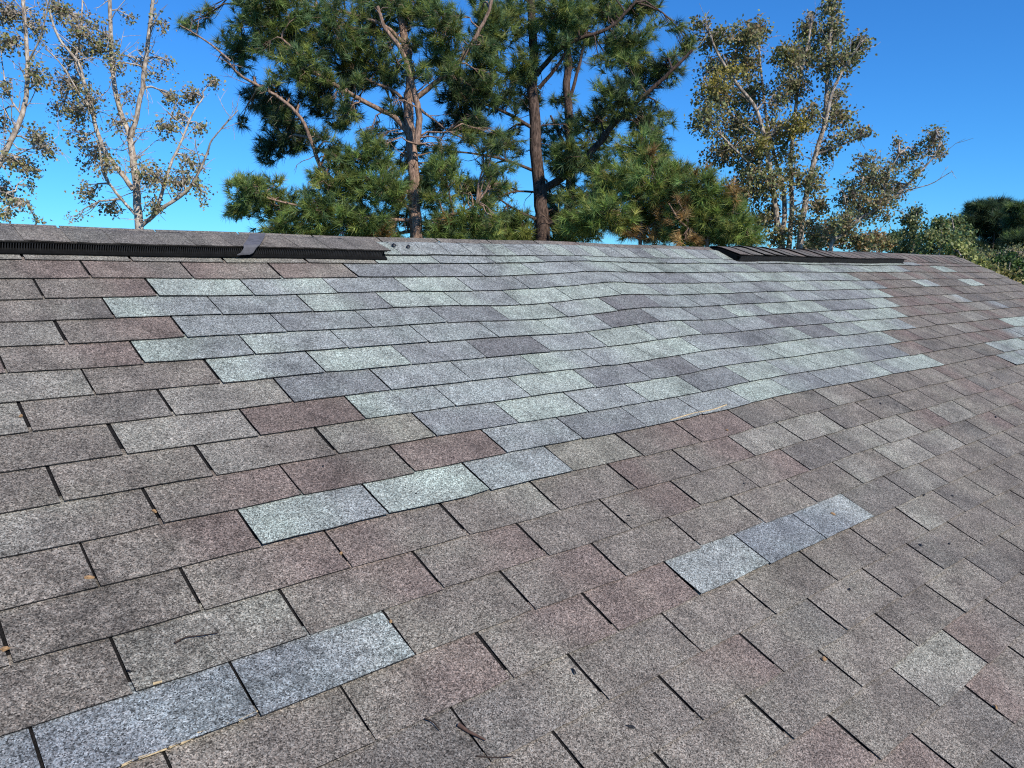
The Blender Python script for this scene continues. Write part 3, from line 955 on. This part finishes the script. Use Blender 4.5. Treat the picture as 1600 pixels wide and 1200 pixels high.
t.limb([(1196, 222), (1150, 185), (1115, 150)], 5, 2, dz=-0.3, dz1=0.6)
for b in [(1092, 38, 15, 10, 14), (1112, 66, 20, 16, 26), (1130, 52, 16, 14, 18), (1165, 58, 26, 24, 60), (1186, 44, 14, 22, 26), (1122, 108, 34, 24, 60), (1165, 100, 30, 28, 65), (1120, 150, 40, 24, 70), (1168, 150, 34, 26, 70), (1105, 185, 30, 26, 55), (1155, 195, 36, 26, 80),
          (1130, 235, 36, 26, 75), (1180, 240, 36, 34, 85), (1228, 95, 26, 26, 50), (1262, 45, 20, 22, 45), (1255, 85, 24, 24, 55), (1240, 135, 26, 26, 55), (1298, 12, 14, 18, 26), (1300, 50, 22, 28, 60), (1342, 72, 18, 16, 32), (1298, 95, 26, 28, 60), (1325, 98, 16, 14, 20),
          (1305, 150, 18, 20, 20), (1310, 185, 30, 20, 36), (1343, 206, 16, 10, 16), (1318, 215, 20, 10, 14), (1268, 285, 22, 22, 38), (1280, 320, 18, 16, 26), (1205, 290, 24, 30, 50), (1170, 285, 34, 30, 80), (1150, 315, 28, 20, 40), (1215, 200, 22, 30, 40), (1290, 240, 20, 18, 22), (1200, 340, 18, 24, 30), (1265, 355, 20, 18, 24), (1265, 180, 20, 22, 26), (1215, 150, 16, 22, 22), (1180, 345, 26, 22, 44), (1215, 370, 24, 14, 30), (1245, 345, 16, 24, 20), (1280, 370, 24, 14, 30), (1240, 270, 18, 22, 20), (1235, 240, 20, 18, 20)]:
    t.blob(*b, "leaf", OLIVE, dz=t.r.uniform(-1.0, 1.0), twigs=0.5, size=1.15)
for b in [(1246, 198, 26, 18, 50), (1120, 130, 26, 16, 26), (1150, 110, 18, 14, 16), (1228, 80, 14, 12, 12), (1190, 225, 14, 14, 14)]:
    t.blob(*b, "leaf", GOLD, dz=-0.9, twigs=0.4)
t.side_twigs(3.0, 0.7, 0.012)
t.done()

# --- leaning tree at its right
t = Tree("broadleaf_tree", "small leaning tree with dark slanting stem and a bare twig reaching right", "tree", 20, M_GBARK, M_LEAF, "thinning broadleaf trees", 32)
t.limb([(1296, 396), (1318, 367), (1342, 344), (1380, 320), (1410, 296), (1440, 266), (1460, 243), (1470, 215)], 7, 1.6, "trunk", ground=True, dz=0, dz1=-0.8)
t.limb([(1405, 299), (1450, 289), (1487, 268)], 1.8, 0.9, dz=-0.5, dz1=-1.0)
t.limb([(1340, 346), (1345, 300), (1352, 255)], 4, 1.5, dz=0, dz1=0.4)
t.limb([(1380, 320), (1385, 280), (1405, 240)], 3, 1.2, dz=-0.3, dz1=-0.3)
t.limb([(1318, 367), (1322, 330), (1318, 300)], 4, 1.5, dz=0, dz1=-0.4)
for b in [(1330, 305, 28, 28, 60), (1365, 285, 28, 26, 50), (1320, 345, 32, 18, 55), (1352, 255, 20, 20, 24), (1398, 300, 26, 22, 40), (1410, 250, 18, 20, 22), (1432, 240, 12, 16, 14), (1458, 220, 18, 24, 34), (1400, 222, 8, 10, 6), (1470, 238, 10, 10, 10), (1350, 330, 28, 22, 50), (1385, 340, 7, 12, 6), (1385, 268, 20, 18, 20), (1430, 268, 14, 10, 10), (1375, 315, 24, 16, 30)]:
    t.blob(*b, "leaf", OLIVE, dz=t.r.uniform(-0.7, 0.7), twigs=0.6, size=0.9)
t.side_twigs(3.0, 0.7, 0.012)
t.done()

# --- pale-barked, half-bare trees on the left
t = Tree("broadleaf_tree", "half-bare pale-barked tree forking low with curled brown leaves, left of the pines", "tree", 16, M_WBARK, M_LEAF, "thinning broadleaf trees", 33)
t.limb([(217, 358), (213, 300), (208, 245), (203, 214)], 15, 9, "trunk", ground=True)
t.limb([(203, 216), (185, 162), (176, 112), (173, 50), (171, -15), (170, -60)], 8, 5, dz=0, dz1=0.4)
t.limb([(203, 216), (214, 182), (224, 122), (232, 62), (240, -10), (246, -60)], 8, 4.5, dz=0, dz1=-0.5)
t.limb([(208, 296), (182, 262), (160, 228), (145, 182), (132, 132), (120, 95), (92, 60), (78, 20)], 8, 3, dz=0, dz1=-0.8)
t.limb([(214, 338), (182, 302), (162, 272), (156, 235)], 5, 3, dz=0, dz1=-0.4)
t.limb([(222, 352), (250, 328), (290, 300), (310, 270), (325, 236), (332, 218), (372, 172)], 7, 1.5, dz=0, dz1=-0.8)
t.limb([(243, 335), (252, 305), (266, 258), (282, 224), (300, 180), (318, 152)], 6, 2, dz=-0.1, dz1=0.2)
t.limb([(132, 132), (118, 100), (125, 60), (128, 20), (130, -20)], 4, 2, dz=-0.4, dz1=0.2)
t.limb([(145, 182), (120, 140), (95, 100), (70, 75)], 3, 1.2, dz=-0.4, dz1=-1.0)
for b in [(95, 20, 35, 22, 40), (130, 45, 28, 24, 34), (150, 75, 20, 20, 18), (115, 90, 26, 26, 34), (105, 130, 26, 26, 34), (140, 155, 18, 26, 26), (115, 175, 22, 20, 30), (165, 60, 14, 28, 16), (180, 100, 12, 26, 14), (205, 30, 14, 14, 6), (228, 100, 18, 40, 16), (250, 40, 12, 18, 10), (268, 155, 14, 14, 20), (298, 148, 18, 14, 20),
          (330, 128, 16, 12, 12), (262, 200, 18, 14, 22), (280, 180, 12, 14, 12), (240, 275, 28, 22, 36), (285, 285, 26, 20, 28), (300, 255, 22, 22, 18), (145, 245, 26, 28, 34), (140, 300, 22, 20, 18), (185, 190, 16, 24, 12), (315, 300, 14, 28, 12), (200, 145, 12, 18, 8), (170, 260, 18, 18, 14), (170, 325, 22, 12, 14), (240, 320, 16, 16, 14), (310, 200, 18, 16, 10), (125, 215, 18, 18, 14), (90, 170, 14, 14, 8), (265, 105, 14, 30, 6), (120, 340, 14, 5, 4)]:
    t.blob(*b, "leaf", TAN, dz=t.r.uniform(-0.7, 0.7), twigs=0.8, size=0.8)
t.side_twigs(4.0, 0.7, 0.011)
t.done()
t = Tree("broadleaf_tree", "half-bare pale-barked tree cut by the left edge of the picture", "tree", 15, M_WBARK, M_LEAF, "thinning broadleaf trees", 34)
t.limb([(-40, 400), (-20, 300), (2, 250), (20, 212), (34, 180), (42, 140), (42, 80), (36, 0), (34, -60)], 11, 5, "trunk", ground=True)
t.limb([(-6, 268), (-60, 200), (-100, 100), (-120, 0)], 6, 3, dz=0, dz1=0.6)
t.limb([(-2, 258), (30, 240), (60, 228), (80, 220)], 2.5, 1, dz=0, dz1=-0.6)
t.limb([(-20, 305), (5, 300), (25, 310)], 2.5, 1, dz=0, dz1=-0.4)
t.limb([(42, 100), (62, 60), (75, 10), (80, -20)], 3, 1.5, dz=0, dz1=-0.6)
t.limb([(34, 180), (15, 150), (5, 110), (0, 60)], 3, 1.2, dz=0, dz1=0.4)
for b in [(12, 20, 24, 22, 40), (15, 65, 18, 20, 24), (55, 45, 18, 28, 20), (56, 115, 14, 22, 24), (8, 140, 12, 18, 12), (60, 215, 24, 16, 24), (75, 238, 14, 12, 12), (25, 250, 22, 16, 26), (10, 300, 18, 20, 24), (45, 265, 16, 14, 16), (30, 320, 16, 10, 12), (5, 335, 14, 8, 10), (0, 190, 16, 16, 12), (48, 290, 10, 8, 5), (60, 345, 12, 4, 4)]:
    t.blob(*b, "leaf", TAN, dz=t.r.uniform(-0.6, 0.6), twigs=0.8, size=0.8)
t.side_twigs(3.0, 0.7, 0.012)
t.done()

# --- far trees and shrubs towards the right edge
FAR = [
    ("pine_tree", "distant dark umbrella-shaped pine near the right edge", "tree", 70, M_DBARK, "needle", DEEP, (1542, 440), 5,
     [(1530, 325, 26, 10, 70), (1560, 322, 24, 12, 70), (1505, 345, 18, 8, 36), (1545, 340, 30, 10, 60), (1520, 362, 30, 9, 60), (1560, 370, 26, 12, 55), (1545, 395, 34, 18, 110), (1515, 385, 22, 14, 50), (1500, 375, 16, 10, 40), (1570, 350, 20, 14, 60), (1535, 350, 28, 10, 60)], 3.2),
    ("pine_tree", "distant dark pine cut by the right edge of the picture", "tree", 64, M_DBARK, "needle", DEEP + GREEN[:1], (1592, 445), 5,
     [(1588, 325, 16, 10, 36), (1592, 345, 22, 16, 70), (1595, 375, 26, 16, 80), (1580, 405, 26, 18, 90), (1600, 405, 20, 22, 70), (1625, 360, 24, 34, 90)], 3.0),
    ("broadleaf_tree", "small distant tree with a round top standing free against the sky", "tree", 52, M_GBARK, "leaf", DEEP + OLIVE[:2], (1424, 410), 3,
     [(1432, 332, 10, 10, 30), (1418, 343, 10, 8, 24), (1428, 350, 12, 8, 24), (1424, 368, 12, 14, 44), (1420, 388, 18, 12, 60)], 2.4),
    ("broadleaf_tree", "distant olive-green tree right of the free-standing round one", "tree", 46, M_GBARK, "leaf", OLIVE[:3] + GREEN, (1465, 420), 4,
     [(1462, 356, 16, 14, 60), (1450, 372, 16, 14, 60), (1472, 350, 12, 10, 34), (1478, 376, 22, 16, 90), (1455, 392, 24, 12, 70)], 2.0),
    ("broadleaf_tree", "distant loose tree between the olive one and the umbrella pine", "tree", 48, M_GBARK, "leaf", OLIVE[:3] + GREEN, (1500, 425), 4,
     [(1488, 345, 8, 10, 18), (1498, 350, 10, 10, 22), (1502, 368, 18, 14, 60), (1500, 392, 26, 16, 90)], 2.0),
    ("shrub", "brown and green thicket behind the middle of the short vent", "shrub", 34, M_GBARK, "leaf", OLIVE + RUST[:2] + DEEP, (1300, 410), 3,
     [(1285, 375, 26, 14, 60), (1318, 372, 24, 16, 60), (1345, 378, 24, 14, 60), (1262, 385, 20, 10, 36), (1300, 358, 24, 10, 30)], 1.6),
    ("shrub", "russet shrub behind the right end of the short vent", "shrub", 38, M_GBARK, "leaf", RUST[:2] + OLIVE, (1372, 410), 3,
     [(1365, 372, 16, 12, 44), (1380, 380, 20, 10, 50), (1350, 388, 20, 8, 30)], 1.6),
    ("broadleaf_tree", "far pale green treetop left of the free-standing round tree", "tree", 80, M_GBARK, "leaf", [(0.12, 0.16, 0.06), (0.10, 0.14, 0.05)], (1398, 420), 3,
     [(1395, 372, 16, 10, 60), (1408, 366, 12, 8, 36), (1400, 388, 20, 10, 60), (1380, 378, 12, 10, 36)], 3.0),
]
for j, (nm, lab, cat_, dist, bark, kind, cols, base, w0, bl, size) in enumerate(FAR):
    t = Tree(nm, lab, cat_, dist, bark, M_PINE if kind == "needle" else M_LEAF, "distant trees and shrubs", 50 + j)
    tp = min(bl, key=lambda q: q[1])
    t.limb([base, ((base[0] + tp[0]) / 2 + 1, (base[1] + tp[1]) / 2), (tp[0], tp[1])], w0, 1.5, "trunk" if cat_ == "tree" else "stem", ground=True, sides=6)
    for b in bl:
        t.blob(*b, kind, cols, dz=t.r.uniform(-0.02, 0.02) * dist, twigs=0.15, size=size)
    t.done()

# leafy shrubs close behind the rake
NEARSH = [("shrub", "tall shrub with pale yellow leaves just beyond the sloping roof edge", 15, 71, (1505, 470),
           [(1492, 390, 14, 10, 30), (1505, 405, 14, 14, 44), (1525, 415, 14, 14, 44), (1512, 425, 22, 12, 40)], [(0.42, 0.42, 0.14), (0.34, 0.36, 0.12), (0.16, 0.20, 0.05)]),
          ("shrub", "shrub with straw-coloured leaves lower along the sloping roof edge", 15.5, 72, (1560, 480),
           [(1545, 425, 14, 14, 40), (1562, 432, 14, 14, 40), (1578, 440, 14, 12, 36), (1555, 450, 30, 14, 60)], [(0.36, 0.30, 0.12), (0.28, 0.26, 0.08), (0.12, 0.15, 0.04)]),
          ("shrub", "dense green shrub in the corner where the roof edge meets the right side", 17, 73, (1595, 490),
           [(1590, 425, 18, 18, 60), (1600, 445, 24, 20, 80), (1570, 410, 20, 14, 50), (1630, 420, 24, 24, 60)], [(0.07, 0.13, 0.03), (0.05, 0.10, 0.03), (0.10, 0.15, 0.04)]),
          ("shrub", "dull olive thicket behind the yellow-leaved shrubs", 24, 74, (1545, 470),
           [(1530, 400, 26, 14, 70), (1560, 405, 30, 16, 80), (1510, 400, 18, 10, 40), (1545, 430, 40, 14, 90), (1590, 400, 26, 18, 80)], OLIVE[:4] + DEEP)]
for nm, lab, dist, sd, base, bl, cols in NEARSH:
    t = Tree(nm, lab, "shrub", dist, M_GBARK, M_LEAF, "shrubs beyond the roof edge", sd)
    for dx in (-14, 0, 14):
        t.limb([(base[0] + dx * 0.4, base[1]), (base[0] + dx, base[1] - 40), (base[0] + dx * 1.3, base[1] - 70)], 3, 1.2, "stem", ground=True, sides=5)
    for b in bl:
        t.blob(*b, "leaf", cols, dz=t.r.uniform(-0.5, 0.5), twigs=0.4, size=0.9)
    t.done()

# ------------------------------------------------------------------ loose things lying on the roof
def to_uv(px, py):
    """course coordinates of a photo point on the roof plane"""
    M_ = np.stack([RC[:, 0], -E * RC[:, 1], TC], 1)
    q = np.linalg.solve(M_, np.array([(px - 800) / FPX, (py - 600) / FPX, 1.0]))
    return q[0] / q[2], q[1] / q[2]


def on_roof(px, py, n=0.008):
    u, v = to_uv(px, py)
    return roof(u, v, hump(u, v) + n)


# scrap of shingle slid over the edge of the long vent
pts = []
path = [(0.035, 0.030, -2.62), (0.09, 0.038, -2.72), (0.14, 0.045, -2.82), (0.188, 0.0525, -2.92), (0.200, 0.047, -2.95), (0.206, 0.030, -2.99), (0.207, 0.024, -3.03)]
for s_, n_, uc in path:
    for du in (-0.10, 0.10):
        w_ = du * (1.0 if s_ < 0.2 else 0.75)
        n2 = n_ + 0.003 * (du > 0)
        pts.append([(uc + w_) * T, -s_ * CA - n2 * SA, RIDGE_Z - s_ * SA + n2 * CA])
pts = np.array(pts); low = pts - NORMAL * 0.003
V = np.concatenate([pts, low]); k = len(pts)
F = [(2 * a, 2 * a + 2, 2 * a + 3, 2 * a + 1) for a in range(len(path) - 1)]
F += [(k + 2 * a, k + 2 * a + 1, k + 2 * a + 3, k + 2 * a + 2) for a in range(len(path) - 1)]
F += [(2 * a, k + 2 * a, k + 2 * a + 2, 2 * a + 2) for a in range(len(path) - 1)] + [(2 * a + 1, 2 * a + 3, k + 2 * a + 3, k + 2 * a + 1) for a in range(len(path) - 1)]
F += [(0, 1, k + 1, k), (k - 2, 2 * k - 2, 2 * k - 1, k - 1)]
tag(build("shingle_scrap", V, F, M_FELT), "smooth slate-grey shingle scrap hanging over the edge of the long ridge vent", "shingle scrap")


def blob_mesh(c, r1, r2, h, seed, rot=0.0):
    r = random.Random(seed)
    ex = np.array([math.cos(rot), math.sin(rot) * CA, math.sin(rot) * SA]); ey = np.cross(NORMAL, ex)
    V, F = [c + NORMAL * h], []
    n = 9
    for ring, (q, z) in enumerate(((0.6, 0.8), (1.0, -0.2))):
        for a in range(n):
            w_ = 2 * math.pi * a / n; j = r.uniform(0.7, 1.25)
            V.append(c + ex * r1 * q * j * math.cos(w_) + ey * r2 * q * j * math.sin(w_) + NORMAL * h * z)
    for a in range(n):
        b = (a + 1) % n
        F += [(0, 1 + a, 1 + b), (1 + a, 1 + n + a, 1 + n + b, 1 + b)]
    return np.array(V), F


def ridge_pt(px, py, n):
    """point over the ridge caps nearest a photo point"""
    u, v = to_uv(px, py)
    return roof(u, max(v, VR + 0.2), n)


for j, (px, py, a, b, n) in enumerate([(531, 381, 0.011, 0.007, 0.046), (614, 389, 0.013, 0.010, 0.018), (636, 391, 0.012, 0.009, 0.018)]):
    V, F = blob_mesh(ridge_pt(px, py, n), a, b, 0.006, j, 0.6)
    build("tar_dab", V, F, M_TAR, roof_o)
for j, (px, py, a, b) in enumerate([(1552, 657, 0.016, 0.006), (1484, 780, 0.009, 0.007), (1530, 850, 0.008, 0.007), (1325, 924, 0.008, 0.006), (895, 1053, 0.010, 0.006), (985, 1138, 0.014, 0.005), (648, 778, 0.004, 0.004), (504, 733, 0.004, 0.004), (202, 1053, 0.007, 0.005), (1480, 854, 0.007, 0.006), (1436, 855, 0.008, 0.008), (752, 665, 0.005, 0.003), (1440, 780, 0.007, 0.006), (1370, 640, 0.012, 0.005), (1503, 577, 0.012, 0.005), (1545, 598, 0.013, 0.005), (586, 701, 0.005, 0.004), (1160, 760, 0.008, 0.004), (980, 811, 0.007, 0.004)]):
    V, F = blob_mesh(on_roof(px, py, 0.0065), a * 0.7, b * 0.6, 0.002, 20 + j, 0.5 + j)
    build("tar_dab", V, F, M_TAR, roof_o)


def stick(name, label, cat_, pix, r0, r1, mat, n=0.009, group=None):
    g_ = Geo()
    p = smooth_path([on_roof(x, y, n) for x, y in pix], 3)
    tube_into(g_, p, np.linspace(r0, r1, len(p)), 5)
    return tag(g_.build(name, mat, None, origin=p[0], smooth=True), label, cat_, group)


STR = [[(188, 1199), (212, 1187)], [(214, 1187), (258, 1172)], [(262, 1170), (300, 1150)], [(306, 1148), (333, 1139)], [(352, 1133), (362, 1129)], [(370, 1128), (400, 1112)], [(280, 1164), (320, 1143)]]
ORD = ["first", "second", "third", "fifth", "sixth", "seventh", "fourth"]
for j, p in enumerate(STR):
    stick("straw_bit", ORD[j] + " pale straw from the left under the near-left blue shingle strip", "straw", [(x + 1, y + 5) for x, y in p], 0.0028, 0.0018, M_STRAW, 0.0085, "straw along the blue strip")
stick("straw_bit", "long tan straw along the lower edge of the pale replacement patch", "straw", [(1045, 661), (1080, 651), (1110, 646), (1132, 639)], 0.004, 0.003, M_STRAW, 0.006)
stick("straw_bit", "short tan straw at the upper edge of the near-left blue shingle strip", "straw", [(238, 1074), (252, 1070)], 0.003, 0.002, M_STRAW, 0.008)
LEAVES = [((8, 1018), 0.012, 0.008, "ochre leaf scrap in the slot at the left edge of the picture"),
          ((33, 654), 0.009, 0.006, "small ochre leaf scrap in the slot left of the long brown courses"),
          ((241, 803), 0.010, 0.006, "ochre leaf scrap in a slot up and left of the pale three-tab strip"),
          ((139, 905), 0.013, 0.008, "reddish leaf scrap at the bottom of a slot on the left"),
          ((531, 872), 0.008, 0.005, "tiny orange leaf scrap in the slot below the pale three-tab strip"),
          ((608, 978), 0.008, 0.006, "tan leaf scrap in the slot at the end of the near-left blue strip"),
          ((1299, 807), 0.016, 0.009, "tan leaf lying on the right blue tab of the isolated strip"),
          ((1286, 1032), 0.016, 0.010, "tan leaf scrap beside a slot at the lower right"),
          ((1553, 1108), 0.010, 0.006, "ochre leaf scrap in a slot near the right edge"),
          ((1133, 678), 0.009, 0.005, "small tan leaf scrap in a slot under the replacement patch")]
M_DRYLEAF = mat_plain("dry_leaf", (0.30, 0.18, 0.085), 0.8, 0.4, 150)
for j, ((px, py), a, b, lab) in enumerate(LEAVES):
    V, F = blob_mesh(on_roof(px, py, 0.0075), a * 0.62, b * 0.62, 0.003, 60 + j, 0.9 * j)
    tag(build("leaf_scrap", V, F, M_DRYLEAF), lab, "leaf")
M_CHIP = mat_plain("bark_chip", (0.085, 0.05, 0.038), 0.9, 0.4, 120)
stick("bark_chip", "brown sliver of bark beside the slot at the bottom centre", "bark chip", [(714, 1137), (730, 1148), (757, 1161)], 0.0045, 0.002, M_CHIP, 0.009)
stick("twig", "short curved black crack line of the torn shingle at the bottom centre, left of the bark sliver", "twig", [(661, 1128), (674, 1133), (686, 1146)], 0.0015, 0.001, M_TWIG)  # thin dark rod added to stand for a crack in the torn shingle
stick("twig", "thin level crack line of the torn shingle at the bottom edge, below the bark sliver", "twig", [(742, 1186), (770, 1188), (800, 1186)], 0.0014, 0.0008, M_TWIG)  # another added rod, standing for the level crack of the same tear
stick("twig", "faint hair-thin twig lying on the light tab above the near-left blue strip", "twig", [(272, 1010), (290, 1001), (315, 998), (340, 994)], 0.0016, 0.0009, M_TWIG)
